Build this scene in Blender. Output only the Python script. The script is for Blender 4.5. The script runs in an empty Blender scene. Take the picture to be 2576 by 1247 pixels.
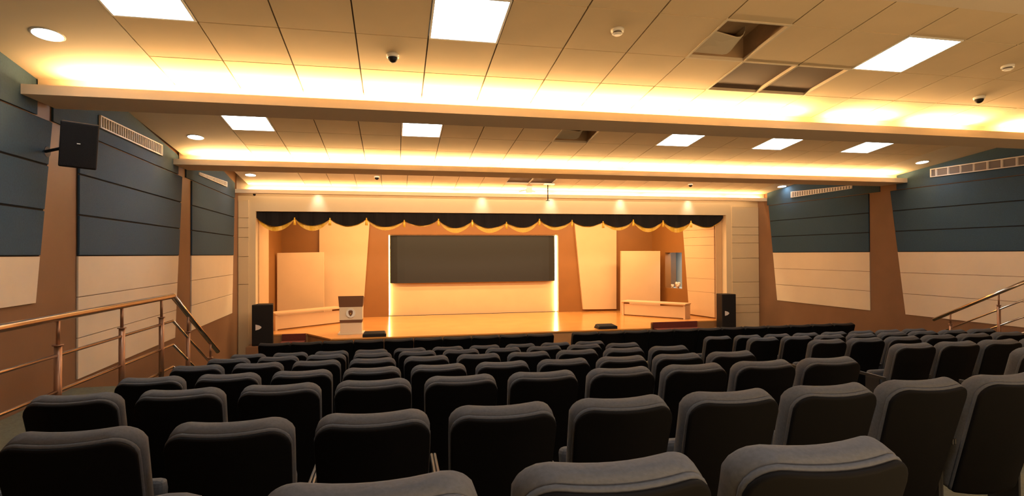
import bpy, bmesh, math, random
from mathutils import Vector, Matrix
random.seed(4)
sc = bpy.context.scene
col = sc.collection
R = math.radians
ZC = 2.5                     # camera height above the front floor
# ------------------------------------------------------------------ camera
F_PX = 1415.647; YAW = R(11.714); PIT = R(.595); ROL = R(-.289)
_f = Vector((math.sin(YAW)*math.cos(PIT), math.cos(YAW)*math.cos(PIT), math.sin(PIT)))
_r0 = Vector((math.cos(YAW), -math.sin(YAW), 0)); _u0 = _r0.cross(_f)
_r = _r0*math.cos(ROL) + _u0*math.sin(ROL); _u = _u0*math.cos(ROL) - _r0*math.sin(ROL)
cd = bpy.data.cameras.new('camera'); cam = bpy.data.objects.new('camera', cd); col.objects.link(cam)
cam.matrix_world = Matrix(((_r.x, _u.x, -_f.x, 0), (_r.y, _u.y, -_f.y, 0), (_r.z, _u.z, -_f.z, ZC), (0, 0, 0, 1)))
cd.sensor_fit = 'HORIZONTAL'; cd.sensor_width = 36; cd.lens = F_PX/2576*36; cd.clip_start = .05
sc.camera = cam
def ray(x, y): return _f + _r*((x-1288)/F_PX) - _u*((y-623.5)/F_PX)
O = Vector((0, 0, ZC))
def atY(x, y, Y): d = ray(x, y); return O + d*(Y/d.y)
def on_line(x, y, X0, Y0, m):           # vertical wall  X = X0 + m (Y - Y0)
    d = ray(x, y); return O + d*((X0-m*Y0)/(d.x-m*d.y))
def on_slope(x, y, z0, Y0, s):          # ceiling  z = z0 - s (Y - Y0)   (z relative to camera)
    d = ray(x, y); return O + d*((z0+s*Y0)/(d.z+s*d.y))
def atZ(x, y, z): d = ray(x, y); return O + d*(z/d.z)
# ------------------------------------------------------------------ materials
def mat(name, rgb, rough=.6, metal=0, var=.0, scale=8, bump=0, spec=.5, emit=None, estr=0):
    m = bpy.data.materials.new(name); m.use_nodes = True; nt = m.node_tree; b = nt.nodes['Principled BSDF']
    b.inputs['Base Color'].default_value = (*rgb, 1); b.inputs['Roughness'].default_value = rough
    b.inputs['Metallic'].default_value = metal; b.inputs['Specular IOR Level'].default_value = spec
    if emit:
        b.inputs['Emission Color'].default_value = (*emit, 1); b.inputs['Emission Strength'].default_value = estr
    if var or bump:
        tc = nt.nodes.new('ShaderNodeTexCoord'); n = nt.nodes.new('ShaderNodeTexNoise'); n.inputs['Scale'].default_value = scale
        n.inputs['Detail'].default_value = 4; nt.links.new(tc.outputs['Object'], n.inputs['Vector'])
        if var:
            r = nt.nodes.new('ShaderNodeValToRGB')
            r.color_ramp.elements[0].color = (*[c*(1-var) for c in rgb], 1); r.color_ramp.elements[1].color = (*[min(1, c*(1+var)) for c in rgb], 1)
            r.color_ramp.elements[0].position = .3; r.color_ramp.elements[1].position = .7
            nt.links.new(n.outputs['Fac'], r.inputs['Fac']); nt.links.new(r.outputs['Color'], b.inputs['Base Color'])
        if bump:
            bp = nt.nodes.new('ShaderNodeBump'); bp.inputs['Strength'].default_value = bump; bp.inputs['Distance'].default_value = .01
            nt.links.new(n.outputs['Fac'], bp.inputs['Height']); nt.links.new(bp.outputs['Normal'], b.inputs['Normal'])
    return m
def s2l(r, g, b): return tuple(((c/255+.055)/1.055)**2.4 if c > 10 else c/255/12.92 for c in (r, g, b))
M = dict(
    tile=mat('ceiling_tile', (.62, .48, .30), .9, var=.03, scale=3),
    grid=mat('ceiling_grid', (.07, .045, .03), .8),
    soffit=mat('soffit_paint', (.62, .52, .38), .85, var=.02, scale=2),
    cavity=mat('ceiling_cavity', (.34, .22, .12), .9, var=.3, scale=3),
    shadetile=mat('shaded_recessed_tile', (.15, .10, .068), .9),  # shadow of the recess darkened into the tile colour
    beam=mat('beam_paint', (.60, .49, .36), .8),
    brown=mat('brown_laminate', (.20, .098, .046), .55, var=.10, scale=1.5),
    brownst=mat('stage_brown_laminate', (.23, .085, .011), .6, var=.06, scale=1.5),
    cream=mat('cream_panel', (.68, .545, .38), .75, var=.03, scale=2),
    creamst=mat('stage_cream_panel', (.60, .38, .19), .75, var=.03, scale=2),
    pros=mat('proscenium_cream', (.62, .47, .28), .7, var=.02, scale=2),
    blue=mat('blue_fabric', (.022, .056, .088), .85, var=.12, scale=60, bump=.15),
    groove=mat('groove_black', (.01, .01, .01), .9),
    floor=mat('olive_carpet', (.095, .092, .055), .95, var=.2, scale=40, bump=.2),
    stagefl=mat('stage_floor_wood', (.60, .27, .07), .18, var=.05, scale=2),
    fascia=mat('stage_fascia_wood', (.33, .16, .06), .5, var=.12, scale=3),
    seat=mat('charcoal_fabric', (.062, .064, .068), .85, var=.12, scale=90, bump=.1),
    seatdk=mat('dark_fabric', (.016, .014, .014), .8),
    shell=mat('black_shell', (.003, .0025, .0023), .75, spec=.12),
    frame=mat('chair_frame', (.012, .012, .013), .5),
    steel=mat('bronze_steel', (.66, .52, .40), .2, metal=1),
    post=mat('bronze_post', (.33, .17, .095), .35, metal=.6),
    black=mat('black_box', (.008, .006, .006), .6, spec=.3),
    grille=mat('speaker_grille', (.012, .010, .010), .8, bump=.5, scale=300, spec=.2),
    white=mat('white_plastic', (.75, .73, .68), .4),
    badge=mat('silver_badge', (.62, .55, .52), .5),
    vent=mat('vent_cream', (.66, .58, .48), .5),
    ventdk=mat('vent_dark', (.16, .13, .11), .8),
    red=mat('dark_red_carpet', (.10, .013, .006), .9, var=.15, scale=50),
    valance=mat('dark_velvet', (.005, .0022, .002), .95),
    gold=mat('gold_satin', (.82, .45, .04), .45, var=.1, scale=30),
    screen=mat('screen_grey', (.0070, .0056, .0042), .6),
    podtop=mat('podium_brown', (.14, .058, .025), .6),
    podium=mat('podium_cream', (.66, .54, .38), .6),
    grey=mat('niche_grey', (.42, .44, .40), .8),
    flower=mat('dried_flower', (.62, .42, .26), .8, var=.3, scale=40),
    panel=mat('light_panel', (.9, .9, .9), .5, emit=(.80, .92, 1.0), estr=7.0),
    down=mat('downlight_lens', (.9, .9, .9), .5, emit=(.80, .90, 1.0), estr=14.0),
    strip=mat('led_strip', (.9, .9, .9), .5, emit=(1.0, .80, .36), estr=10.0),
    tube=mat('cove_tube', (.9, .9, .9), .5, emit=(1.0, .64, .26), estr=28.0),
)
# ------------------------------------------------------------------ mesh helpers
class MB:
    def __init__(s): s.bm = bmesh.new(); s.mi = 0
    def poly(s, pts):
        f = s.bm.faces.new([s.bm.verts.new(p) for p in pts]); f.material_index = s.mi; return f
    def hexa(s, a, b):        # a, b: two quads (lists of 4 points), joined
        va = [s.bm.verts.new(p) for p in a]; vb = [s.bm.verts.new(p) for p in b]
        fs = [va[::-1], vb] + [[va[i], va[(i+1) % 4], vb[(i+1) % 4], vb[i]] for i in range(4)]
        for q in fs:
            f = s.bm.faces.new(q); f.material_index = s.mi
    def box(s, x0, x1, y0, y1, z0, z1, mx=None):
        a = [Vector(p) for p in ((x0, y0, z0), (x1, y0, z0), (x1, y1, z0), (x0, y1, z0))]
        b = [Vector((p.x, p.y, z1)) for p in a]
        if mx: a = [mx @ p for p in a]; b = [mx @ p for p in b]
        s.hexa(a, b)
    def prism(s, pts, d):     # planar polygon extruded by vector d
        n = len(pts); d = Vector(d)
        va = [s.bm.verts.new(Vector(p)) for p in pts]; vb = [s.bm.verts.new(Vector(p)+d) for p in pts]
        for q in [va[::-1], vb] + [[va[i], va[(i+1) % n], vb[(i+1) % n], vb[i]] for i in range(n)]:
            f = s.bm.faces.new(q); f.material_index = s.mi
    def tube(s, p0, p1, r0, r1=None, n=14, smooth=True):
        r1 = r0 if r1 is None else r1
        p0, p1 = Vector(p0), Vector(p1); d = (p1-p0).normalized(); a = d.orthogonal().normalized(); b = d.cross(a)
        A = [s.bm.verts.new(p0+(a*math.cos(t)+b*math.sin(t))*r0) for t in [2*math.pi*i/n for i in range(n)]]
        B = [s.bm.verts.new(p1+(a*math.cos(t)+b*math.sin(t))*r1) for t in [2*math.pi*i/n for i in range(n)]]
        for i in range(n):
            f = s.bm.faces.new((A[i], A[(i+1) % n], B[(i+1) % n], B[i])); f.smooth = smooth; f.material_index = s.mi
        for q in (A[::-1], B):
            f = s.bm.faces.new(q); f.material_index = s.mi
    def ball(s, c, r, sx=1, sy=1, sz=1, zmin=-1e9, n=14):
        g = bmesh.ops.create_uvsphere(s.bm, u_segments=n, v_segments=n//2+1, radius=r)
        for v in g['verts']:
            v.co = Vector((v.co.x*sx, v.co.y*sy, v.co.z*sz)) + Vector(c)
        for f in set(sum([list(v.link_faces) for v in g['verts']], [])): f.smooth = True; f.material_index = s.mi
    def build(s, name, mats, parent=None, bevel=0, loc=None, seg=2):
        bmesh.ops.recalc_face_normals(s.bm, faces=s.bm.faces)
        if parent is not None and loc is None:
            inv = parent.matrix_world.inverted() if parent.type != 'EMPTY' else Matrix.Translation(-parent.location)
        me = bpy.data.meshes.new(name); s.bm.to_mesh(me); s.bm.free()
        for m in (mats if isinstance(mats, (list, tuple)) else [mats]): me.materials.append(m)
        o = bpy.data.objects.new(name, me); col.objects.link(o)
        if parent is not None:
            o.parent = parent
            rt = parent
            off = Vector((0, 0, 0))
            while rt is not None: off += rt.location; rt = rt.parent
            o.location = -off
        if bevel:
            md = o.modifiers.new('bevel', 'BEVEL'); md.width = bevel; md.segments = seg; md.limit_method = 'ANGLE'
        return o
def ap(pts): return [Vector(p) for p in pts]
def tag(o, label, cat, group=None):
    o['label'] = label; o['category'] = cat
    if group: o['group'] = group
    return o
def struct(o): o['kind'] = 'structure'; return o
def empty(name, loc, label, cat, group=None, rz=0):
    o = bpy.data.objects.new(name, None); col.objects.link(o); o.location = loc; o.rotation_euler = (0, 0, rz); o.empty_display_size = .1
    return tag(o, label, cat, group)
def z(v): return v + ZC
ORD = ['first', 'second', 'third', 'fourth', 'fifth', 'sixth', 'seventh', 'eighth', 'ninth', 'tenth', 'eleventh', 'twelfth']
# ------------------------------------------------------------------ hall shell
LX = lambda Y: -3.40 - .045*(Y-9.63)
RX = lambda Y: 10.30 - .05*(Y-9.63)
D = 14.2                       # proscenium wall
BAYS = [(-.05, 2.67, 1.71, 1.6), (2.4, 6.19, 1.70, 5.31), (6.19, 10.25, 1.68, 9.17), (10.2, 13.95, 1.75, 12.9)]
SL = [.12, .124, .117, .12]
def cz(bay, Y): _, _, z0, Y0 = BAYS[bay]; return z(z0 - SL[bay]*(Y-Y0))
FRONT = 0.0; LAND = z(-1.36)

# floor: raked tiers
ROWS = {'A': (1.284, -.489), 'B': (2.466, -.653), 'C': (3.692, -.791), 'D': (4.859, -.943), 'E': (6.028, -1.075), 'F': (7.257, -1.227), 'G': (8.426, -1.377), 'H': (10.951, -1.606)}
K = .973; HCH = .94
rowY = {k: v[0]*K for k, v in ROWS.items()}; rowZ = {k: z(v[1]*K) - HCH - {'A': .004, 'B': .014, 'C': .004}.get(k, 0) for k, v in ROWS.items()}
keys = 'ABCDEFG'
m = MB()
edges = [-2.6] + [rowY[k]-.42 for k in keys[1:]] + [rowY['G']+.8, 14.4]
zs = [rowZ[k] for k in keys] + [0.0]
for i in range(len(zs)):
    m.poly(ap([(-4.2, edges[i], zs[i]), (11.2, edges[i], zs[i]), (11.2, edges[i+1], zs[i]), (-4.2, edges[i+1], zs[i])]))
    if i: m.poly(ap([(-4.2, edges[i], zs[i-1]), (11.2, edges[i], zs[i-1]), (11.2, edges[i], zs[i]), (-4.2, edges[i], zs[i])]))
struct(m.build('floor', M['floor']))
# side landings with stairs down
def landing(xa, xb, name, ye):
    m = MB()
    m.box(xa, xb, -2.6, ye, .4, LAND)
    n = 6; dz = (LAND - rowZ['G'])/(n)
    for i in range(1, n+1):
        zt = LAND-dz*i
        m.box(xa, xb, ye+.27*(i-1), ye+.27*i+(.0 if i < n else .25), 0.0, zt+.004)
    return struct(m.build(name, M['floor']))
landing(-3.62, -2.27, 'trim_1', 6.62); landing(9.30, 10.6, 'trim_2', 6.72)

# side walls
def sidewall(name, X, sgn):
    m = MB(); a, b = -2.6, D+.02
    m.hexa(ap([(X(a), a, 0), (X(b), b, 0), (X(b), b, 5), (X(a), a, 5)]), ap([(X(a)+sgn*.2, a, 0), (X(b)+sgn*.2, b, 0), (X(b)+sgn*.2, b, 5), (X(a)+sgn*.2, a, 5)]))
    return struct(m.build(name, M['brown']))
sidewall('wall_left', LX, -1); sidewall('wall_right', RX, 1)
m = MB(); m.box(-3.6, 11.6, -2.8, -2.6, 0, 5); struct(m.build('wall_back', M['cream']))

# ceiling: tile field, soffit sides, dark grid
W = .581
GX = {0: -2.05, 1: -2.053, 2: -2.236, 3: -2.05}
GY = {0: [], 1: [5.308, 4.669, 4.024, 3.384, 2.744], 2: [9.19, 8.50, 7.82, 7.13, 6.45], 3: [13.3, 12.62, 11.94, 11.26]}
NX = {0: 20, 1: 20, 2: 20, 3: 20}
HOLE = {1: {(8, 1), (0, 1), (4, 1), (11, 1), (9, 0), (10, 0)}, 2: {(8, 1), (0, 1), (4, 1), (11, 1), (14, 1), (17, 1)}, 3: {(8, 0), (9, 0)}, 0: set()}
m = MB()
g = .006
def quadz(bay, x0, x1, y0, y1, dz=0, th=.0):
    a = [(x0, y0), (x1, y0), (x1, y1), (x0, y1)]
    return [Vector((p[0], p[1], cz(bay, p[1])+dz)) for p in a]
for bay in (0, 1, 2, 3):
    ya, yb, _, _ = BAYS[bay]
    gx = GX[bay]; x1 = gx + W*NX[bay]
    ys = sorted(set([y for y in GY[bay] if ya < y < yb] + [ya, yb])) if bay else [-2.6, yb]
    if not bay: ya = -2.6
    lo = min(GY[bay]+[ya]); 
    m.mi = 2                                   # soffit strips beside the tile field
    for (xa, xb) in ((LX(0)-.35, gx-g), (x1+g, RX(0)+.5)):
        m.hexa(quadz(bay, xa, xb, ya, yb), quadz(bay, xa, xb, ya, yb, .02))
    m.mi = 1                                   # dark grid backing above the tiles
    for i in range(NX[bay]):
        for j in range(len(ys)-1):
            y0, y1 = ys[j], ys[j+1]
            row = None
            if bay and y1 in GY[bay]: row = GY[bay].index(y1)
            if (i, row) in HOLE[bay]: continue
            xa, xb = gx+W*i, gx+W*(i+1)
            m.mi = 1; m.poly(quadz(bay, xa, xb, y0, y1, .022))
            m.mi = 0; m.hexa(quadz(bay, xa+g, xb-g, y0+(g if j else 0), y1-g), quadz(bay, xa+g, xb-g, y0+(g if j else 0), y1-g, .018))
    # edge strips of T-bar round the field
m.mi = 3; m.poly(ap([(-4.2, -2.6, 4.95), (11.2, -2.6, 4.95), (11.2, 14.3, 4.95), (-4.2, 14.3, 4.95)]))
struct(m.build('ceiling', [M['tile'], M['grid'], M['soffit'], M['cavity']]))

# recessed openings (missing tiles)
def opening(bay, i, row, label, depth, curl=True):
    y1 = GY[bay][row]; y0 = GY[bay][row+1]; xa = GX[bay]+W*i; xb = xa+W
    t = empty('ceiling_opening', (xa, y0, cz(bay, y0)), label, 'ceiling opening')
    m = MB(); A = quadz(bay, xa, xb, y0, y1, .02); B = quadz(bay, xa, xb, y0, y1, depth)
    for k in range(4):
        m.poly([A[k], A[(k+1) % 4], B[(k+1) % 4], B[k]])
    m.poly(B); m.build('cavity_box', M['cavity'] if curl else M['shadetile'], t)
    if curl:                                   # sagging duct flap inside the hole
        m = MB(); prof = [(.02, .05), (.62, .045), (.70, .055), (.76, .08), (.80, .12), (.82, depth-.005)]
        for (u0, h0), (u1, h1) in zip(prof[:-1], prof[1:]):
            p0, p1 = xa+W*u0, xa+W*u1; b0 = y1-.34+.18*u0; b1 = y1-.34+.18*u1
            zf = lambda h, k: cz(bay, y1)+h+k
            m.hexa(ap([(p0, b0, zf(h0, .07)), (p1, b1, zf(h1, .07)), (p1, y1-.004, zf(h1, 0)), (p0, y1-.004, zf(h0, 0))]), ap([(p0, b0, zf(h0, .08)), (p1, b1, zf(h1, .08)), (p1, y1-.004, zf(h1, .01)), (p0, y1-.004, zf(h0, .01))]))
        m.build('duct_flap', M['soffit'], t)
    m = MB(); A = quadz(bay, xa-.008, xb+.008, y0-.008, y1+.008, -.006); Bq = quadz(bay, xa+.012, xb-.012, y0+.012, y1-.012, -.006)
    for k in range(4):
        a, b, c, d = A[k], A[(k+1) % 4], Bq[(k+1) % 4], Bq[k]; up = Vector((0, 0, .03))
        m.hexa([a, b, c, d], [a+up, b+up, c+up, d+up])
    m.build('frame', M['soffit'], t)
opening(1, 8, 1, 'open hole in the near ceiling bay showing a curved duct flap', .22)
opening(2, 8, 1, 'small open ceiling hole with a pale flap, just beyond the nearest beam', .30)
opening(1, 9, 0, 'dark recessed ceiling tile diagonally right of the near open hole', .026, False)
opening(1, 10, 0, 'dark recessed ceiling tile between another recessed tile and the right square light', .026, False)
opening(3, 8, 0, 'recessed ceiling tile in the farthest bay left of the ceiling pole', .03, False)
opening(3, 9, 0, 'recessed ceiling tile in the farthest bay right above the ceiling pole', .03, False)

# cove beams
def beam(i, yf, yb, zb=1.42, lip=.088, xl=None, xr=None, depth=.5, ceil_next=None):
    m = MB(); xl = xl if xl is not None else LX(yf)+.02; xr = xr if xr is not None else RX(yf)-.02
    z0 = z(zb)
    m.box(xl, xr, yf, yf+.018, z0, z0+lip)          # lip
    m.box(xl, xr, yf+.018, yb, z0, z0+.02)          # shelf
    w0 = min(yf+.24, yb-.05)
    m.box(xl, xr, w0, yb, z0+.02, z(2.6))       # web up to the slab
    return struct(m.build('trim_%d' % (i+3), M['beam']))
BY = {0: (2.05, 2.67), 1: (5.67, 6.19), 2: (9.63, 10.27), 3: (13.80, 13.97)}
for i in BY: beam(i, *BY[i])
ord4 = {0: 'just above the camera', 1: 'on the nearest ceiling beam', 2: 'on the second ceiling beam', 3: 'on the farthest ceiling beam by the stage'}
for i in (0, 1, 2, 3):
    y = BY[i][0]+.085; zz = z(1.42)+.055; x = LX(y)+.28; n = 0; 
    L = 2.3
    xs = []
    while x+L < RX(y)-.1: xs.append(x); x += L+.14
    # last shorter run
    if RX(y)-.15-x > .5: xs.append(x)
    runs = [(x, min(L, RX(y)-.15-x)) for x in xs]
    if i == 1: runs = [(-2.85, 2.4), (-.37, 2.4), (2.11, 2.5), (5.10, .80), (6.28, .92), (7.72, 2.2)]
    for q, (x, l) in enumerate(runs):
        if i == 0: continue
        m = MB(); m.tube((x, y, zz+.012), (x+l, y, zz+.012), .013, n=8)
        t = empty('cove_light', (x, y, zz), 'warm cove tube %s, %s from the left' % (ord4[i], ORD[q]), 'light', 'cove tubes in the ceiling beams')
        m.build('tube', M['tube'], t)
        m = MB(); m.box(x-.03, x+l+.03, y-.022, y+.022, z(1.42)+.0205, zz-.002); m.build('batten', M['white'], t)

# square light panels
def troffer(bay, i, row, label):
    y1 = GY[bay][row]; y0 = GY[bay][row+1]; xa = GX[bay]+W*i; xb = xa+W
    t = empty('ceiling_light', (xa, y0, cz(bay, y0)), label, 'light', 'square light panels')
    m = MB(); m.hexa(quadz(bay, xa+.022, xb-.022, y0+.022, y1-.022, .002), quadz(bay, xa+.022, xb-.022, y0+.022, y1-.022, .012)); m.build('diffuser', M['panel'], t)
    m = MB(); A = quadz(bay, xa+.004, xb-.004, y0+.004, y1-.004, -.004); B = quadz(bay, xa+.02, xb-.02, y0+.02, y1-.02, -.004); up = Vector((0, 0, .03))
    for k in range(4):
        a, b, c, d = A[k], A[(k+1) % 4], B[(k+1) % 4], B[k]; m.hexa([a, b, c, d], [a+up, b+up, c+up, d+up])
    m.build('frame', M['white'], t)
troffer(1, 0, 1, 'large square light cut by the top edge, left of the near ceiling bay')
troffer(1, 4, 1, 'large square light at top middle of the near ceiling bay')
troffer(1, 11, 1, 'slanted-looking square light at top right of the near ceiling bay')
for i, w_ in ((0, 'leftmost'), (4, 'second from the left'), (11, 'third from the left'), (14, 'fourth from the left'), (17, 'rightmost')):
    troffer(2, i, 1, 'small square light in the middle ceiling bay, %s of five' % w_)
# unseen lamps of the same kind behind the camera
for (x, y) in ((1.0, 0.6), (5.5, 0.6)):
    L = bpy.data.lights.new('rear_panel_lamp', 'AREA'); L.shape = 'SQUARE'; L.size = .55; L.energy = 14; L.color = (.86, .93, 1)
    o = bpy.data.objects.new('rear_panel_lamp', L); col.objects.link(o); o.location = (x, y, cz(0, y)-.03)

# round downlights
def downlight(px, py, bay, label, r=.085):
    _, _, z0, Y0 = BAYS[bay]; p = on_slope(px, py, z0, Y0, SL[bay]); 
    t = empty('downlight', p, label, 'light', 'round downlights')
    nrm = Vector((0, -SL[bay], -1)).normalized()
    m = MB(); m.tube(p-nrm*.01, p+nrm*.002, r, n=28); m.build('lens', M['down'], t)
    m = MB(); n = 28
    a = nrm.orthogonal().normalized(); b = nrm.cross(a)
    for k in range(n):
        t0, t1 = 2*math.pi*k/n, 2*math.pi*(k+1)/n
        q = lambda tt, rr, h: p+(a*math.cos(tt)+b*math.sin(tt))*rr+nrm*h
        m.hexa([q(t0, r+.001, 0), q(t1, r+.001, 0), q(t1, r+.014, 0), q(t0, r+.014, 0)], [q(t0, r+.001, .004), q(t1, r+.001, .004), q(t1, r+.014, .002), q(t0, r+.014, .002)])
    m.build('rim', M['white'], t)
downlight(120, 87, 1, 'large round downlight at the top left corner of the ceiling', .10)
downlight(492, 345, 2, 'round downlight left of the middle ceiling bay', .10)
downlight(630, 440, 3, 'round downlight left of the farthest ceiling bay', .10)
downlight(1967, 469, 3, 'round downlight right of the farthest ceiling bay', .10)
downlight(2320, 408, 2, 'round downlight right of the middle ceiling bay, below the last square light', .10)

# smoke detectors, dome cameras
def detector(px, py, bay, label):
    _, _, z0, Y0 = BAYS[bay]; p = on_slope(px, py, z0, Y0, SL[bay]); t = empty('smoke_detector', p, label, 'smoke detector')
    d = Vector((0, 0, -1))
    m = MB(); m.tube(p+d*-.005, p+d*.022, .055, .052, n=24); m.build('base', M['white'], t)
    m = MB(); m.tube(p+d*.022, p+d*.036, .036, .036, n=20); m.build('sensor_slot', M['ventdk'], t)
    m = MB(); m.tube(p+d*.036, p+d*.048, .045, .028, n=20); m.build('cap', M['white'], t)
detector(1553, 74, 1, 'white smoke detector between the middle and right square lights')
detector(2535, 165, 1, 'white smoke detector near the right edge of the picture')
def dome(px, py, bay, label, r=.05):
    _, _, z0, Y0 = BAYS[bay]; p = on_slope(px, py, z0, Y0, SL[bay]); t = empty('dome_camera', p, label, 'security camera')
    d = Vector((0, 0, -1))
    m = MB(); m.tube(p+d*-.01, p+d*.025, r*1.15, r*1.05, n=24); m.build('base', M['white'], t)
    m = MB(); m.ball(p+d*.028, r*.85, n=18); m.build('dome', M['black'], t)
dome(988, 138, 1, 'dark dome camera near the middle of the near ceiling bay')
dome(2463, 244, 1, 'dark dome camera at the right of the near ceiling bay')
dome(948, 444, 3, 'tiny dome camera in the farthest ceiling bay, left of centre', .055)
dome(1737, 463, 3, 'tiny dome camera in the farthest ceiling bay, right of centre', .055)
p = atY(640, 489, 14.1); t = empty('dome_camera', p, 'tiny black camera under the farthest beam above the left stage edge', 'security camera')
m = MB(); m.tube(p+Vector((0, 0, .025)), p, .03, n=16); m.build('base', M['black'], t); m = MB(); m.ball(p, .032); m.build('dome', M['black'], t)

# projector mount in the far bay
p = on_slope(1378, 462, *BAYS[3][2:], SL[3]); t = empty('projector_mount', p, 'dark ceiling pole hanging in front of the farthest cove above the stage', 'mount')
m = MB(); m.tube(p, (p.x, p.y, z(1.30)), .012, n=12); m.build('pole', M['black'], t)
m = MB(); m.box(p.x-.045, p.x+.045, p.y-.03, p.y+.03, z(1.29), z(1.30)); m.build('foot', M['black'], t)
m = MB(); m.box(p.x-.10, p.x+.16, p.y-.05, p.y+.05, p.z-.03, p.z+.005); m.build('plate', M['white'], t)
q = atY(1326, 482, 13.55); t = empty('ceiling_mount', q, 'pale curved bracket resting on the farthest beam left of the pole', 'mount')
m = MB()
pts = [Vector((q.x-.20+.05*k, q.y, q.z+.0+.045*math.sin(k/8*math.pi))) for k in range(9)]
for k in range(8): m.tube(pts[k], pts[k+1], .012, n=8)
m.box(q.x-.02, q.x+.12, q.y-.03, q.y+.03, q.z-.02, cz(3, q.y)+.02); m.build('bracket', M['white'], t)

# ------------------------------------------------------------------ wall panels
MOD = .43
def wall_panels(side, edge_top, edge_bot, ynear, zbot_mod, lbl):
    """edge_top/bot: pixel of the slanted (stage side) edge at z=1.29 and at the bottom"""
    X, sgn = (LX, 1) if side == 'L' else (RX, -1)
    X0, m_ = (X(0), (X(1)-X(0)))
    pt = on_line(*edge_top, X0, 0, m_); pb = on_line(*edge_bot, X0, 0, m_)
    def ye(zr):
        u = (z(zr)-pb.z)/(pt.z-pb.z); return pb.y+(pt.y-pb.y)*u
    def board(m, za, zb, th=.045, gp=.006, yn=None):
        ya = ynear if yn is None else yn
        a = [(ya+gp, za+gp), (ye(za)-gp, za+gp), (ye(zb)-gp, zb-gp), (ya+gp, zb-gp)]
        m.hexa([Vector((X(y)+sgn*.001, y, z(q))) for y, q in a], [Vector((X(y)+sgn*th, y, z(q))) for y, q in a])
    m = MB(); m.mi = 1
    a = [(ynear, 0), (ye(0), 0), (ye(1.29), 1.29), (ynear, 1.29)]
    m.hexa([Vector((X(y)+sgn*.001, y, z(q))) for y, q in a], [Vector((X(y)+sgn*.010, y, z(q))) for y, q in a])
    m.mi = 0
    for k in range(3): board(m, MOD*k, MOD*(k+1), .026, .009)
    tag(m.build('wall_pad', [M['blue'], M['groove']], bevel=.006), 'dark blue padded acoustic panel %s' % lbl, 'wall panel', 'blue acoustic panels')
    m = MB()
    for k in range(zbot_mod): board(m, -MOD*(k+1), -MOD*k, .018, .004)
    tag(m.build('wall_panel', M['cream']), 'cream lower wall panel %s' % lbl, 'wall panel', 'cream wall panels')
    # band under the ceiling
    return ye
wall_panels('L', (128, 285), (85, 763), 2.8, 1, 'at the left edge of the picture')
wall_panels('L', (456, 425), (437, 865), on_line(192, 640, LX(0), 0, LX(1)-LX(0)).y, 3, 'on the left wall between the two near pillars')
wall_panels('L', (588, 480), (582, 797), on_line(479, 640, LX(0), 0, LX(1)-LX(0)).y, 3, 'on the left wall nearest the stage')
wall_panels('R', (1933, 500), (1957, 763), on_line(2189, 640, RX(0), 0, RX(1)-RX(0)).y, 3, 'on the right wall nearest the stage')
wall_panels('R', (2238, 460), (2280, 797), 5.2, 3, 'at the right edge of the picture')
def band(name, X, sgn, ya, yb, bay, k):
    m = MB()
    zt = lambda y: cz(bay, y)-.002
    a = [(ya, z(1.30), 0), (yb, z(1.30), 0), (yb, zt(yb), 0), (ya, zt(ya), 0)]
    m.hexa([Vector((X(y)+sgn*.001, y, q)) for y, q, _ in a], [Vector((X(y)+sgn*.02, y, q)) for y, q, _ in a])
    return struct(m.build(name, M['blue']))
band('trim_7', LX, 1, 2.68, 5.93, 1, 0); band('trim_8', LX, 1, 6.2, 9.88, 2, 0); band('trim_9', LX, 1, 10.28, 13.79, 3, 0)
band('trim_10', RX, -1, 2.68, 5.93, 1, 0); band('trim_11', RX, -1, 6.2, 9.88, 2, 0); band('trim_12', RX, -1, 10.28, 13.79, 3, 0)

# air vents on the bands
def vent(side, c, label, n):
    X, sgn = (LX, 1) if side == 'L' else (RX, -1); X0, m_ = X(0)+sgn*.022, X(1)-X(0)
    P = [on_line(x, y, X0, 0, m_) for x, y in c]       # tl, tr, br, bl in the picture
    off = Vector((sgn*.025, 0, 0))
    ctr = sum(P, Vector())/4
    t = empty('air_vent', ctr, label, 'air vent', 'long air vents')
    L = lambda u, v: (P[0]*(1-u)+P[1]*u)*(1-v)+(P[3]*(1-u)+P[2]*u)*v
    m = MB(); m.hexa([p+off*.05 for p in P], [p+off*.12 for p in P]); m.build('backing', M['ventdk'], t)
    m = MB(); e, ev = .012, .10
    for a in (((0, 0), (1, 0), (1, ev), (0, ev)), ((0, 1-ev), (1, 1-ev), (1, 1), (0, 1)), ((0, 0), (e, 0), (e, 1), (0, 1)), ((1-e, 0), (1, 0), (1, 1), (1-e, 1))):
        m.hexa([L(*u)+off*.13 for u in a], [L(*u)+off for u in a])
    m.build('frame', M['vent'], t)
    for k in range(n):
        m = MB(); u = (k+.5)/n; w = min(.28/n, .008)
        m.hexa([L(u-w, ev)+off*.2, L(u+w, ev)+off*.2, L(u+w, 1-ev)+off*.2, L(u-w, 1-ev)+off*.2], [L(u-w, ev)+off*.8, L(u-w*.2, ev)+off*.8, L(u-w*.2, 1-ev)+off*.8, L(u-w, 1-ev)+off*.8])
        m.build('slat', M['vent'], t)
vent('L', ((248, 289), (405, 364), (405, 392), (248, 321)), 'long slatted air vent high on the near left wall', 30)
vent('L', ((499, 433), (569, 457), (569, 470), (499, 440)), 'small air vent high on the left wall near the stage', 24)
vent('R', ((1991, 482), (2145, 466), (2145, 474), (1991, 497)), 'slatted air vent high on the right wall near the stage', 24)
vent('R', ((2342, 425), (2620, 385), (2620, 411), (2342, 446)), 'long air vent high on the right wall at the picture edge', 8)

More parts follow.
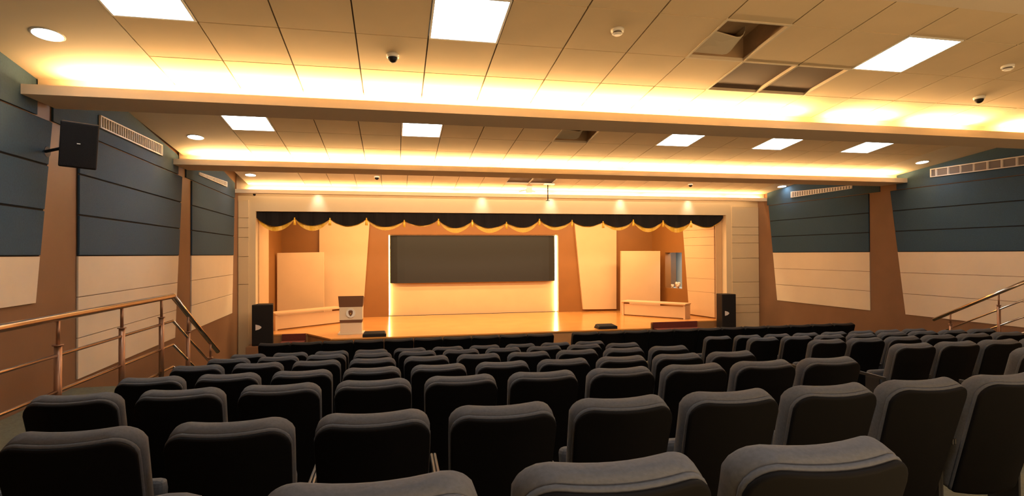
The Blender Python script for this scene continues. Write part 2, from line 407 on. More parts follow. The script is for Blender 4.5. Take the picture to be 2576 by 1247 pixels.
# wall speaker on the first pillar
c = atY(203, 366, 5.55)
t = empty('wall_speaker', c, 'black loudspeaker mounted high on the left pillar', 'speaker', rz=0)
mx = Matrix.Translation(c) @ Matrix.Rotation(R(18), 4, 'Z') @ Matrix.Rotation(R(9), 4, 'X') @ Matrix.Rotation(R(4), 4, 'Y')
m = MB(); w2, h2 = .135, .195
pr = [(-w2, -.10), (w2, -.10), (w2*.72, .14), (-w2*.72, .14)]
m.hexa([mx @ Vector((x, y, -h2)) for x, y in pr], [mx @ Vector((x, y, h2)) for x, y in pr]); m.build('cabinet', M['black'], t, bevel=.012, seg=3)
m = MB(); m.box(-w2+.012, w2-.012, -.106, -.1005, -h2+.015, h2-.015, mx); gr = m.build('grille', M['grille'], t)
m = MB(); m.box(-.012, .012, -.112, -.107, .01, .018, mx); m.build('logo_badge', M['white'], t)
m = MB(); q = mx @ Vector((-.04, .13, 0)); wl = Vector((LX(q.y+.42), q.y+.42, q.z)); m.tube(q, wl, .014, n=10); m.tube(wl+Vector((.004, 0, 0)), wl+Vector((.03, 0, 0)), .05, n=16); m.build('bracket', M['black'], t)

# ------------------------------------------------------------------ proscenium wall
pl = lambda x, y, Y=D: atY(x, y, Y)
oL = pl(643, 700).x; oR = pl(1828, 700).x; oT = pl(643, 531).z; oT2 = pl(1828, 541).z
zt = 4.9; ST = z(-1.87)
m = MB()
m.box(LX(D)-.1, oL, D, D+.22, 0, zt); m.box(oR, RX(D)+.1, D, D+.22, 0, zt); 
m.hexa(ap([(oL, D, oT), (oR, D, oT2), (oR, D, zt), (oL, D, zt)]), ap([(oL, D+.22, oT), (oR, D+.22, oT2), (oR, D+.22, zt), (oL, D+.22, zt)]))
struct(m.build('wall_stage', M['pros']))
def cladding(xa, xb, ys, label, ref, grain=.0):
    m = MB(); zz = [0.02] + sorted([pl(ref, y).z for y in ys]) + [z(1.30)]
    for a, b in zip(zz[:-1], zz[1:]): m.box(xa, xb, D-.03, D-.001, a+.005, b-.005)
    tag(m.build('wall_cladding', M['pros']), label, 'wall panel')
cladding(LX(D-.03)+.01, pl(626, 600).x, (548, 573, 597, 645, 715), 'narrow cream horizontal-board cladding left of the stage opening', 615)
cladding(pl(1840, 600).x, RX(D-.03)-.01, (571, 591, 611, 649, 709, 748, 766, 786), 'narrow cream horizontal-board cladding right of the stage opening', 1870)

# ------------------------------------------------------------------ stage
SB = 17.35
sR = lambda Y: 8.35+.197*(SB-Y)
xr0 = sR(D+.22)
m = MB()
ped = [(-1.41, 13.1), (6.25, 13.1), (6.75, D-.05), (xr0, D-.05), (xr0, D+.2), (8.35+.1, SB+.1), (oL-.05, SB+.1), (oL-.05, D-.05), (-2.07, D-.05)]
m.prism([(x, y, ST-.03) for x, y in ped], (0, 0, .03))
struct(m.build('floor_stage', M['stagefl']))
m = MB(); pin = [(-1.39, 13.12), (6.23, 13.12), (6.73, D-.04), (xr0-.02, D-.04), (8.3, SB), (oL-.03, SB), (oL-.03, D-.04), (-2.05, D-.04)]
m.prism([(x, y, 0.0) for x, y in pin], (0, 0, ST-.031)); struct(m.build('trim_13', M['fascia']))
# side walls and back wall
m = MB(); m.box(oL-.2, oL-.02, D+.22, SB+.5, ST, zt); struct(m.build('wall_stage_left', M['brownst']))
bx0, bx1 = pl(978, 700, SB).x, pl(1405, 700, SB).x; bz1 = pl(1190, 590, SB).z
m = MB()
m.box(oL-.02, bx0, SB, SB+.3, ST, zt); m.box(bx1, 8.6, SB, SB+.3, ST, zt); m.box(bx0, bx1, SB, SB+.3, bz1, zt); m.box(bx0, bx1, SB+.301, SB+.35, ST, bz1+.1)
struct(m.build('wall_stage_back', M['brownst']))
# right wall with an opening
def rw(x, y): return on_line(x, y, sR(0), 0, -.197)
w_ = [rw(1673, 635), rw(1715, 635), rw(1715, 728), rw(1673, 722)]
ya, yb = w_[1].y, w_[0].y; z0, z1 = (w_[2].z+w_[3].z)/2, (w_[0].z+w_[1].z)/2
m = MB()
def rwall(y0, y1, za, zb): m.hexa(ap([(sR(y0), y0, za), (sR(y1), y1, za), (sR(y1), y1, zb), (sR(y0), y0, zb)]), ap([(sR(y0)+.2, y0, za), (sR(y1)+.2, y1, za), (sR(y1)+.2, y1, zb), (sR(y0)+.2, y0, zb)]))
rwall(D+.245, ya, ST, zt); rwall(yb, SB+.3, ST, zt); rwall(ya, yb, ST, z0); rwall(ya, yb, z1, zt)
struct(m.build('wall_stage_right', M['brownst']))
m = MB()
X = lambda y, d: sR(y)+d
m.hexa(ap([(X(ya-.3, .202), ya-.3, z0-.03), (X(yb+.5, .202), yb+.5, z0-.03), (X(yb+.5, .7), yb+.5, z0-.03), (X(ya-.3, .7), ya-.3, z0-.03)]), ap([(X(ya-.3, .202), ya-.3, z0), (X(yb+.5, .202), yb+.5, z0), (X(yb+.5, .7), yb+.5, z0), (X(ya-.3, .7), ya-.3, z0)]))
m.hexa(ap([(X(ya-.3, .70), ya-.3, z0), (X(yb+.5, .70), yb+.5, z0), (X(yb+.5, .72), yb+.5, z0), (X(ya-.3, .72), ya-.3, z0)]), ap([(X(ya-.3, .70), ya-.3, z1+.2), (X(yb+.5, .70), yb+.5, z1+.2), (X(yb+.5, .72), yb+.5, z1+.2), (X(ya-.3, .72), ya-.3, z1+.2)]))
struct(m.build('window_1', M['grey']))
m = MB(); y5 = yb-.30
m.hexa(ap([(X(yb+.3, .21), yb+.3, z0+.001), (X(yb+.3, .6), yb+.3, z0+.001), (X(yb+.3, .6), yb+.33, z0+.001), (X(yb+.3, .21), yb+.33, z0+.001)]), ap([(X(yb+.3, .21), yb+.3, z1+.2), (X(yb+.3, .6), yb+.3, z1+.2), (X(yb+.3, .6), yb+.33, z1+.2), (X(yb+.3, .21), yb+.33, z1+.2)]))
struct(m.build('trim_14', M['brown']))
# ornaments in the opening
for (px, py, r, lb) in ((1692, 719, .065, 'small pale rounded ornament in the stage wall opening, left one'), (1705, 716, .11, 'larger beige rounded ornament in the stage wall opening, right one')):
    q = on_line(px, py, sR(0)+.12, 0, -.197); t = empty('ornament', (q.x, q.y, z0), lb, 'ornament')
    m = MB(); m.tube((q.x, q.y, z0+.001), (q.x, q.y, z0+r*.8), r*.45, r*.3, n=14); m.build('base', M['flower'], t)
    m = MB()
    for k in range(9):
        a = k*2.4; m.ball((q.x+math.cos(a)*r*.38, q.y+math.sin(a)*r*.38, z0+r*1.0+r*.45*math.sin(k*1.7)), r*.42, n=10)
    m.build('bloom', M['flower'], t)
# stage ceiling
m = MB(); m.box(oL-.2, 9.3, D+.22, SB+.5, z(1.9), z(1.95)); struct(m.build('ceiling_stage', M['brownst']))

# screen unit
m = MB(); m.box(bx0+.002, bx1-.002, SB+.24, SB+.299, ST+.001, bz1-.002)
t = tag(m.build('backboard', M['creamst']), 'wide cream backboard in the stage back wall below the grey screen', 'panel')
a = pl(981, 592, SB+.14); b = pl(1397, 706, SB+.14)
t = empty('projection_screen', ((a.x+b.x)/2, SB+.14, b.z), 'wide dark grey screen in the middle of the stage back wall', 'screen')
m = MB(); n = 24
def scurve(u):   # slight backward curl at both ends
    e = max(0, abs(u-.5)*2-.86)/.14; return .09*e*e
for k in range(n):
    u0, u1 = k/n, (k+1)/n; x0, x1 = a.x+(b.x-a.x)*u0, a.x+(b.x-a.x)*u1; y0, y1 = SB+.10+scurve(u0), SB+.10+scurve(u1)
    m.hexa(ap([(x0, y0, b.z), (x1, y1, b.z), (x1, y1+.03, b.z), (x0, y0+.03, b.z)]), ap([(x0, y0, a.z), (x1, y1, a.z), (x1, y1+.03, a.z), (x0, y0+.03, a.z)]))
m.build('screen_surface', M['screen'], t)
m = MB(); m.box(a.x, b.x, SB+.09, SB+.235, a.z, a.z+.02); m.build('top_rail', M['white'], t)
for (x, w2, lb) in ((bx0+.008, .012, 'left'), (bx1-.03, .045, 'right')):
    m = MB(); m.box(x-w2/2, x+w2/2, SB+.19, SB+.235, ST+.02, bz1-.02)
    tag(m.build('led_strip', M['strip']), 'bright vertical light strip at the %s edge of the stage screen' % lb, 'light')

# cream stage panels
def board(pts, Y, th, label, mt='creamst', name='acoustic_board'):
    m = MB(); m.prism([pl(x, y, Y) for x, y in pts], (0, th, 0)); return tag(m.build(name, M[mt], bevel=.004), label, 'wall panel')
def bz(x, Y, y): return y
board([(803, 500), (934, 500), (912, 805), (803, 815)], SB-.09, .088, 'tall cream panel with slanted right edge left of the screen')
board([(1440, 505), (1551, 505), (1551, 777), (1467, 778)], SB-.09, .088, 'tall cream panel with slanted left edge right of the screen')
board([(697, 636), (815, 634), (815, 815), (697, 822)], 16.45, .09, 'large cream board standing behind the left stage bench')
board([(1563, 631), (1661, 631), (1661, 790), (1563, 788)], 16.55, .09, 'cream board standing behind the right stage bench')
# cream panels on the stage side walls
m = MB()
zz = sorted([rw(1760, y).z for y in (578, 597, 617, 649, 700, 733)]); zz = [ST+.03]+zz+[z(1.5)]
pt, pb = rw(1718, 540), rw(1739, 818)
def yes(q): u = (q-pb.z)/(pt.z-pb.z); return pb.y+(pt.y-pb.y)*u
for q0, q1 in zip(zz[:-1], zz[1:]):
    m.hexa(ap([(sR(D+.3)-.001, D+.3, q0+.003), (sR(yes(q0))-.001, yes(q0), q0+.003), (sR(yes(q1))-.001, yes(q1), q1-.003), (sR(D+.3)-.001, D+.3, q1-.003)]),
           ap([(sR(D+.3)-.04, D+.3, q0+.003), (sR(yes(q0))-.04, yes(q0), q0+.003), (sR(yes(q1))-.04, yes(q1), q1-.003), (sR(D+.3)-.04, D+.3, q1-.003)]))
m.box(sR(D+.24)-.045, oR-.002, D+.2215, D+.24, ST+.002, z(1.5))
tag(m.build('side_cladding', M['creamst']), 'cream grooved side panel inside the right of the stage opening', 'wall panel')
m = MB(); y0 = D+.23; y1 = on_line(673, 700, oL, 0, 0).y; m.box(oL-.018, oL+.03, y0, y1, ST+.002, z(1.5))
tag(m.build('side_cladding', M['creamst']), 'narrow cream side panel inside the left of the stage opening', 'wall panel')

# benches
def bench(p0, p1, label, h=.44):
    p0, p1 = Vector(p0), Vector(p1); d = (p1-p0); L = d.length; d.normalize(); n = Vector((-d.y, d.x, 0))
    if n.y < 0: n = -n
    t = empty('stage_bench', (p0.x, p0.y, ST), label, 'bench', 'low cream stage benches')
    q = lambda u, w, hh: Vector((p0.x, p0.y, ST+hh))+d*u+n*w
    def bx(m, u0, u1, w0, w1, h0, h1): m.hexa([q(u0, w0, h0), q(u1, w0, h0), q(u1, w1, h0), q(u0, w1, h0)], [q(u0, w0, h1), q(u1, w0, h1), q(u1, w1, h1), q(u0, w1, h1)])
    m = MB(); bx(m, -.02, L+.02, -.04, .42, h-.04, h); m.build('top', M['creamst'], t, bevel=.004)
    m = MB(); bx(m, .06, L-.06, .03, .05, .03, h-.09); m.build('front_panel', M['creamst'], t)
    for u in (0, L-.055):
        m = MB(); bx(m, u, u+.055, 0, .40, 0.001, h-.041); m.build('end_panel', M['creamst'], t)
    m = MB(); bx(m, .06, L-.06, .052, .38, .002, .03); m.build('plinth', M['brownst'], t)
bench((-2.90, 14.78, ST), (-1.42, 16.05, ST), 'low cream bench on the left of the stage behind the podium')
bench((6.70, 16.0, ST), (7.97, 14.52, ST), 'low cream bench on the right of the stage')

# podium
c = atZ(883, 841, -1.87); w2 = .265
t = empty('podium', (c.x, c.y, ST), 'cream and brown speaking podium with a round crest on the stage', 'podium')
m = MB(); m.box(c.x-w2-.03, c.x+w2+.03, c.y-.03, c.y+.42, ST+.001, ST+.03); m.build('base', M['podium'], t)
m = MB(); m.box(c.x-w2+.02, c.x+w2-.02, c.y, c.y+.36, ST+.0305, ST+.28); m.build('lower_box', M['podium'], t)
m = MB(); m.box(c.x-w2+.012, c.x+w2-.012, c.y-.012, c.y+.37, ST+.2805, ST+.345); m.build('band', M['podtop'], t)
m = MB(); m.box(c.x-w2+.005, c.x+w2-.005, c.y-.02, c.y+.38, ST+.3455, ST+.645); fr = m.build('front_box', M['podium'], t)
m = MB(); m.hexa(ap([(c.x-w2, c.y-.022, ST+.6455), (c.x+w2, c.y-.022, ST+.6455), (c.x+w2, c.y+.38, ST+.6455), (c.x-w2, c.y+.38, ST+.6455)]), ap([(c.x-w2-.02, c.y-.05, ST+.905), (c.x+w2+.02, c.y-.05, ST+.905), (c.x+w2+.02, c.y+.42, ST+.84), (c.x-w2-.02, c.y+.42, ST+.84)])); m.build('desk_top', M['podtop'], t)
m = MB(); pc = Vector((c.x-.005, c.y-.0205, ST+.50))
m.tube(pc, pc+Vector((0, -.012, 0)), .108, n=36); e = m.build('crest_disc', M['white'], t)
m = MB(); n = 36
for k in range(n):
    a0, a1 = 2*math.pi*k/n, 2*math.pi*(k+1)/n
    q = lambda a, r, d: pc+Vector((math.cos(a)*r, -.0125-d, math.sin(a)*r))
    m.hexa([q(a0, .096, 0), q(a1, .096, 0), q(a1, .104, 0), q(a0, .104, 0)], [q(a0, .096, .004), q(a1, .096, .004), q(a1, .104, .004), q(a0, .104, .004)])
m.build('crest_ring', M['vent'], t)
m = MB(); sh = [(-.05, .05), (-.035, .066), (0, .072), (.035, .066), (.05, .05), (.047, 0), (.03, -.04), (0, -.07), (-.03, -.04), (-.047, 0)]
m.prism([pc+Vector((x, -.0125, zz_)) for x, zz_ in sh], (0, -.005, 0)); m.build('crest_shield', M['podtop'], t)
m = MB(); m.prism([pc+Vector((x, -.018, zz_)) for x, zz_ in ((-.006, -.025), (.006, -.025), (.009, .0), (0, .012), (-.009, .0))], (0, -.003, 0)); m.build('crest_mark', M['gold'], t)

# stage steps
def steps(x0, x1, label, fx=None):
    t = empty('stage_steps', ((x0+x1)/2, 13.7, 0), label, 'steps'); n = 4; dz = ST/n
    for k in range(n-1):
        ztp = ST-dz*(k+1)
        m = MB(); m.box(x0, x1, 14.12-.27*(k+1), 14.13-.27*k if k else 14.14, 0.001, ztp); m.build('step', M['red'], t)
    m = MB(); m.box(x0, x1, 14.095, 14.148, ST-dz, ST+.003); m.build('top_riser', M['red'], t)
steps(-2.62, -2.09, 'dark red steps at the left front corner of the stage')
steps(6.80, 8.10, 'dark red steps at the right front corner of the stage')

# floor speakers on stands
def pa(cx, cy, ztop, w, label, slabel, boxdx):
    h = .92; zb = ztop-h
    m = MB(); m.box(cx+boxdx-.22, cx+boxdx+.2, cy-.12, cy+.38, .001, zb-.001)
    tag(m.build('wooden_stand', M['brown'], bevel=.005), slabel, 'stand')
    t = empty('floor_speaker', (cx, cy, zb), label, 'speaker', 'stage loudspeakers')
    m = MB(); pr = [(-w/2, 0), (w/2, 0), (w/2*.7, .38), (-w/2*.7, .38)]
    m.hexa([Vector((cx+x, cy+y, zb)) for x, y in pr], [Vector((cx+x, cy+y, ztop)) for x, y in pr]); m.build('cabinet', M['black'], t, bevel=.015, seg=3)
    m = MB(); m.box(cx-w/2+.02, cx+w/2-.02, cy-.012, cy-.001, zb+.03, ztop-.03); m.build('grille', M['grille'], t)
    m = MB(); bx_ = cx-w*.2; bzz = zb+h*.45
    pts = [(0, -.065), (0, .065), (.075, .045), (.115, .02), (.125, 0), (.11, -.02), (.075, -.045)]
    m.prism([(bx_+x-.05, cy-.0125, bzz+q) for x, q in pts], (0, -.006, 0)); m.build('logo_badge', M['badge'], t)
p = atY(660, 766, 13.5); pa(p.x, 13.5, p.z, .45, 'tall black loudspeaker left of the stage', 'brown wooden block under the left stage loudspeaker', -.1)
p = atY(1828, 740, 13.6); pa(p.x+.07, 13.6, p.z, .42, 'tall black loudspeaker right of the stage', 'brown wooden block under the right stage loudspeaker', 0)
# stage monitors
for (px0, px1, py, lb) in ((911, 971, 851, 'flat black stage monitor on the stage edge right of the podium'), (1508, 1560, 829, 'flat black stage monitor on the stage edge near the right steps')):
    a = atZ(px0, py, -1.87); b = atZ(px1, py, -1.87); y0 = 13.14
    t = empty('stage_monitor', ((a.x+b.x)/2, y0, ST), lb, 'stage monitor')
    m = MB(); m.hexa(ap([(a.x, y0, ST+.001), (b.x, y0, ST+.001), (b.x, y0+.36, ST+.001), (a.x, y0+.36, ST+.001)]), ap([(a.x, y0, ST+.07), (b.x, y0, ST+.07), (b.x-.03, y0+.30, ST+.10), (a.x+.03, y0+.30, ST+.10)])); m.build('cabinet', M['black'], t, bevel=.006)
    m = MB(); m.hexa(ap([(a.x+.03, y0+.01, ST+.073), (b.x-.03, y0+.01, ST+.073), (b.x-.05, y0+.28, ST+.098), (a.x+.05, y0+.28, ST+.098)]), ap([(a.x+.03, y0+.01, ST+.079), (b.x-.03, y0+.01, ST+.079), (b.x-.05, y0+.28, ST+.104), (a.x+.05, y0+.28, ST+.104)])); m.build('grille', M['grille'], t)

# valance with gold swags and tassels
VY = D+.10
cusp = [643, 741, 830, 922, 1017, 1103, 1188, 1274, 1357, 1439, 1517, 1593, 1668, 1738, 1818]
cy_ = [545, 549, 550, 550, 555, 552, 555, 560, 552, 555, 558, 554, 556, 557, 548]
low = [569, 567, 568, 570, 567, 573, 573, 572, 570, 569, 571, 573, 572, 571]
t = empty('stage_valance', ((oL+oR)/2, VY, oT), 'dark scalloped stage valance with gold swags across the top of the stage', 'curtain')
m = MB(); pts = []
for k in range(14):
    a = pl(cusp[k], cy_[k], VY); b = pl(cusp[k+1], cy_[k+1], VY); lo = pl((cusp[k]+cusp[k+1])/2, low[k], VY).z
    for q in range(13):
        u = q/12; zz_ = a.z+(b.z-a.z)*u; e = math.sin(math.pi*u)**.8
        pts.append((a.x+(b.x-a.x)*u, zz_*(1-e)+lo*e))
V = []
for (x, zz_) in pts:
    V.append((Vector((x, VY+.02*math.sin(x*18), oT+.02)), Vector((x, VY+.03*math.sin(x*18), zz_))))
for (t0, b0), (t1, b1) in zip(V[:-1], V[1:]):
    if (b1-b0).length < 1e-5: continue
    o_ = Vector((0, .015, 0)); m.hexa([t0, t1, t1+o_, t0+o_], [b0, b1, b1+o_, b0+o_])
m.box(oL+.005, oR-.005, VY-.05, VY+.05, oT-.03, oT+.02) if False else None
m.build('curtain', M['valance'], t)
vis = {0: .8, 1: .9, 3: .6, 5: .9, 6: .9, 7: .9, 8: .6, 10: .6, 11: .8, 12: 1}
for k in range(14):
    a = pl(cusp[k], cy_[k], VY+.05); b = pl(cusp[k+1], cy_[k+1], VY+.05); lo = pl((cusp[k]+cusp[k+1])/2, low[k], VY+.05).z
    th = .13*vis.get(k, .12)
    m = MB(); prev = None
    for q in range(13):
        u = q/12; e = math.sin(math.pi*u)**.8; zz_ = (a.z+(b.z-a.z)*u)*(1-e)+lo*e
        x = a.x+(b.x-a.x)*u; yy = VY+.06+.01*math.sin(u*20)
        cur = (Vector((x, yy, zz_+.03)), Vector((x, yy, zz_-.012-th*math.sin(math.pi*u)**.6)))
        if prev:
            o_ = Vector((0, .012, 0)); m.hexa([prev[0], cur[0], cur[0]+o_, prev[0]+o_], [prev[1], cur[1], cur[1]+o_, prev[1]+o_])
        prev = cur
    m.build('swag', M['gold'], t)
for k in range(1, 14):
    a = pl(cusp[k], cy_[k], VY-.04)
    m = MB(); m.tube((a.x, VY-.045, a.z+.02), (a.x, VY-.045, a.z-.03), .014, .02, n=10); m.tube((a.x, VY-.045, a.z-.0301), (a.x, VY-.045, a.z-.16), .024, .034, n=12); m.build('tassel', M['gold'], t)

# ------------------------------------------------------------------ railings
def railing(X, yb, yend, ystart, label, zt0=-.434, zend=-1.29):
    t = empty('handrail', (X, yb, LAND), label, 'railing', 'side aisle railings')
    def run(name, zr, r, mt, ye, ze, cap=True):
        m = MB(); A = Vector((X, ystart, z(zr))); B = Vector((X, yb, z(zr))); C = Vector((X, ye, ze))
        m.tube(A, B, r, n=16); m.tube(B, C, r, n=16); m.ball(B, r*1.0, n=16); m.build(name, M[mt], t)
    sl = (zend-zt0)/(yend-yb)
    run('top_rail', zt0, .028, 'steel', yend, z(zend))
    for zr in (-.70, -.955, -1.19):
        run('mid_rail', zr, .013, 'steel', yend-.18, z(zr)+sl*(yend-.18-yb))
    ys = [yb-.32-k*.98*1.0 for k in range(7)]
    for y in [yb-.30, yb-1.15, yb-2.1, yb-3.05, yb-4.0, yb-4.95]:
        m = MB(); m.tube((X, y, LAND), (X, y, z(zt0)-.20), .024, .024, n=14); m.tube((X, y, z(zt0)-.20), (X, y, z(zt0)-.192), .034, .034, n=14); m.tube((X, y, z(zt0)-.192), (X, y, z(zt0)-.02), .013, n=10); m.build('post', M['post'], t)
    for y in (yb+.45, yb+1.25):
        zz_ = z(zt0)+sl*(y-yb); k = min(6, int((y-yb)/.27)+1); fl = LAND-(LAND-rowZ['G'])/6*k
        m = MB(); m.tube((X, y, fl+.004), (X, y, zz_-.20), .024, n=14); m.tube((X, y, zz_-.20), (X, y, zz_-.192), .034, n=14); m.tube((X, y, zz_-.192), (X, y, zz_-.02), .013, n=10); m.build('post', M['post'], t)
railing(-2.34, 6.66, 8.22, -.5, 'bronze steel handrail along the left aisle, bending down the steps')
railing(9.38, 6.74, 8.30, -.5, 'dark bronze handrail along the right aisle by the right wall', -.434, -1.21)

# ------------------------------------------------------------------ chairs
TH = R(17)
def backform(w, h, t, rt, b, hb, nx=18, ny=18, curve=.05, front_b=None, y0=0.0):
    """closed padded slab: width w, height h, thickness t, top corner radius rt, edge bevel b"""
    us = [-1, -.985, -.95, -.9, -.82, -.68, -.45, -.2, 0, .2, .45, .68, .82, .9, .95, .985, 1]
    vs = [0, .03, .12, .3, .5, .68, .8, .88, .92, .95, .97, .985, .995, 1]
    vs2 = []
    for v in vs: vs2.append(v)
    bm = bmesh.new(); F_, B_ = [], []
    for v in vs2:
        hh = v*h; top = h-hh
        W_ = w/2 if top >= rt else w/2 - rt + math.sqrt(max(0, rt*rt-(rt-top)**2))
        if top <= 0: W_ = w/2-rt
        # taper towards the bottom
        W_ -= .02*(1-v) if rt > .06 else 0
        fr, br = [], []
        for u in us:
            x = u*W_; d = min((W_-abs(x)), top, hh+.02)
            if abs(x) > w/2-rt and top < rt:
                d = max(0, rt-math.hypot(abs(x)-(w/2-rt), rt-top))
            fb = front_b or b
            ef = math.sqrt(max(0, 1-(1-min(1, d/fb))**2)); eb = math.sqrt(max(0, 1-(1-min(1, d/b))**2))
            edge = abs(u) == 1 or v == 1
            yc = curve*(abs(x)/(w/2))**2
            yf = y0+yc+t*(.5+.5*ef); yr = y0+yc+t*(.42-.42*eb)
            if edge: yf = yr = y0+yc+t*.46
            fr.append(Vector((x, yf, hh))); br.append(Vector((x, yr, hh)))
        F_.append([bm.verts.new(p) for p in fr]); B_.append([bm.verts.new(p) for p in br])
    n = len(us)
    for i in range(len(vs2)-1):
        for j in range(n-1):
            bm.faces.new((F_[i][j], F_[i][j+1], F_[i+1][j+1], F_[i+1][j])).smooth = True
            bm.faces.new((B_[i][j+1], B_[i][j], B_[i+1][j], B_[i+1][j+1])).smooth = True
    for j in range(n-1): bm.faces.new((F_[0][j+1], F_[0][j], B_[0][j], B_[0][j+1]))
    bmesh.ops.remove_doubles(bm, verts=bm.verts, dist=1e-5)
    rot = Matrix.Rotation(TH, 4, 'X')
    for v_ in bm.verts: v_.co = rot @ v_.co
    return bm
def from_bm(bm, name, mt, parent, loc=(0, 0, 0)):
    bmesh.ops.recalc_face_normals(bm, faces=bm.faces)
    me = bpy.data.meshes.new(name); bm.to_mesh(me); bm.free(); me.materials.append(mt)
    o = bpy.data.objects.new(name, me); col.objects.link(o); o.parent = parent; o.location = loc; return o
def make_chair(front=False):
    root = empty('auditorium_chair', (0, 0, 0), 'x', 'chair')
    w = .470 if not front else .537; fab = M['seat'] if not front else M['seatdk']
    hb = .66; base = HCH - hb*math.cos(TH) - .022
    # backrest reclines about its foot so that its far top edge ends above the origin
    y_off = hb*math.sin(TH) - .13*math.cos(TH)
    bk = from_bm(backform(w, hb, .090, .100 if not front else .05, .003, 0, front_b=.026, y0=.026), 'back_cushion', fab, root, (0, y_off, base))
    from_bm(backform(w*.997, hb*.997, .019, .099 if not front else .048, .003, 0, y0=.0075), 'back_rim', fab, root, (0, y_off, base-.002))
    from_bm(backform(w*.986, hb*.988, .020, .094 if not front else .045, .006, 0, y0=-.010), 'back_shell', M['shell'], root, (0, y_off, base-.001))
    m = MB()
    mx = Matrix.Translation((0, y_off+.23, base+.06)) @ Matrix.Rotation(R(-10), 4, 'X')
    m.box(-.185, .185, -.05, .04, 0, .27, mx); m.build('seat', fab, root, bevel=.03, seg=3)
    for sx in (-1, 1):
        x = sx*.262
        m = MB(); m.box(x-.007, x+.007, y_off+.05, y_off+.22, .0, .57); m.box(x-.007, x+.007, y_off+.0, y_off+.30, 0, .02); m.build('leg', M['frame'], root)
        m = MB(); m.box(x-.007, x+.007, y_off-.03, y_off+.36, .571, .605); m.build('armrest', M['frame'], root, bevel=.006)
    return root
def copy_tree(o, parent=None):
    c = o.copy(); col.objects.link(c); c.parent = parent
    for ch in o.children: copy_tree(ch, c)
    return c
proto = make_chair(); protoF = make_chair(True); used = {0: False, 1: False}
def px_of(X, Y): 
    p = Vector((X, Y, -1.0)); d = p.dot(_f); return 1288+F_PX*p.dot(_r)/d if d > .1 else 1e9
def put(X, Y, zf, label, group, front=False, rz=0):
    if front: root = protoF
    else: root = proto
    if used[int(front)]: root = copy_tree(root)
    used[int(front)] = True
    root.location = (X, Y, zf); root.rotation_euler.z = rz
    root['label'] = label; root['group'] = group
P_ = .555*K
x0 = {'A': -.052-.555, 'B': -1.202-.555, 'C': -1.802, 'D': -1.857, 'E': -1.898, 'F': -1.947, 'G': -2.01}
cnt = {'A': 4, 'B': 10, 'C': 10, 'D': 10, 'E': 10, 'F': 10, 'G': 10}
for r_i, k in enumerate(keys):
    for i in range(cnt[k]):
        X = x0[k]*K + i*P_
        if k == 'A':
            lab = 'black-backed charcoal auditorium chair, %s from the left in the nearest row' % ORD[i]
        elif k == 'B':
            lab = 'black-backed charcoal auditorium chair in the second row from the camera, %s from the left' % ORD[i]
        else:
            lab = 'black-backed charcoal chair, main block, %s row from the camera, %s from the left aisle' % (ORD[r_i], ORD[i])
        put(X, rowY[k], rowZ[k], lab, 'auditorium chairs in the main block')
for r_i, k in enumerate(keys):
    if k in 'AB': continue
    for i in range(8):
        X = 4.93*K + .27 + i*P_
        if px_of(X-.25, rowY[k]) > 2576: continue
        put(X, rowY[k], rowZ[k], 'black-backed charcoal chair, right block, %s row from the camera, %s from the centre aisle' % (ORD[r_i], ORD[i]), 'auditorium chairs in the right block')
for i in range(10):
    put(-2.10+i*P_, rowY['H'], rowZ['H'], 'all-black front row chair before the stage, left block, %s from the left' % ORD[i], 'front row chairs', True)
for i in range(12):
    put(3.675+i*P_, rowY['H'], rowZ['H'], 'all-black front row chair before the stage, right block, %s from the gap' % ORD[i], 'front row chairs', True)

# ------------------------------------------------------------------ lamps
def area(name, loc, sx, sy, energy, color, rot, spread=180):
    L = bpy.data.lights.new(name, 'AREA'); L.shape = 'RECTANGLE'; L.size = sx; L.size_y = sy; L.energy = energy; L.color = color; L.spread = R(spread)
    o = bpy.data.objects.new(name, L); col.objects.link(o); o.location = loc; o.rotation_euler = rot; return o
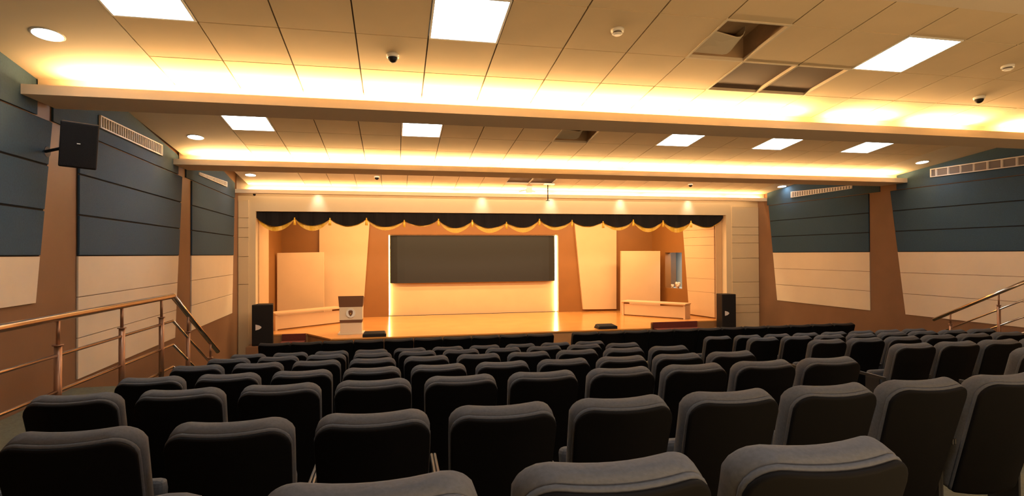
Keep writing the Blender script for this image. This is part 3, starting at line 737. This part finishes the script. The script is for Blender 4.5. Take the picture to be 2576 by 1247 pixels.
# warm stage batten behind the header
area('stage_batten', ((oL+oR)/2, D+.7, z(1.3)), 10.5, .25, 128, (1, .66, .33), (R(28), 0, 0))
area('stage_batten', ((oL+oR)/2, D+1.9, z(1.4)), 10.5, .25, 60, (1, .66, .33), (R(8), 0, 0))
# cove wash
for i in (1, 2, 3):
    y = BY[i][0]+.12
    segs = {1: [(-2.9, 4.68), (5.08, 5.92), (6.26, 7.22), (7.7, 10.0)]}.get(i, [(LX(y)+.3, RX(y)-.3)])
    for xa, xb in segs:
        area('cove_wash', ((xa+xb)/2, y, z(1.42)+.080), xb-xa, .05, {1: 8.2, 2: 8.4, 3: 5.9}[i]*(xb-xa), (1, .64, .30), (R(212), 0, 0))
# added front and rear fills, header wash
area('added_front_fill', ((oL+oR)/2, 10.6, z(1.62)), 11, .1, 100, (1, .74, .48), (R(72), 0, 0))  # unseen fill added to brighten the wall around the stage
area('header_wash', ((LX(D)+RX(D))/2, D-.10, z(1.75)), RX(D)-LX(D)-.6, .06, 24, (1, .72, .44), (R(18), 0, 0))
area('added_rear_fill', (4.6, -.75, z(-1.15)), 9.5, .5, 115, (1, .68, .34), (R(168), 0, 0))  # unseen low fill added to lift the ceiling tiles
# spots on the header from the beam recess
for px in (800, 1212, 1385, 1560, 1730):
    q = atY(px, 505, D)
    L = bpy.data.lights.new('header_spot', 'SPOT'); L.energy = 7; L.color = (.95, .97, 1); L.spot_size = R(64); L.spot_blend = 1; L.shadow_soft_size = .08
    o = bpy.data.objects.new('header_spot', L); col.objects.link(o); o.location = (q.x, D-.14, z(1.56)); o.rotation_euler = (R(16), 0, 0)
area('added_opening_fill', (sR(16.3)+.45, 16.25, z1+.15), .3, .3, 5, (.85, .95, 1), (0, 0, 0))  # unseen fill added to brighten the grey wall inside the opening
w = bpy.data.worlds.new('world'); sc.world = w; w.use_nodes = True
w.node_tree.nodes['Background'].inputs[0].default_value = (1, .8, .6, 1); w.node_tree.nodes['Background'].inputs[1].default_value = .02
sc.view_settings.view_transform = 'Standard'; sc.view_settings.look = 'None'; sc.view_settings.gamma = 1; sc.view_settings.exposure = 1.48
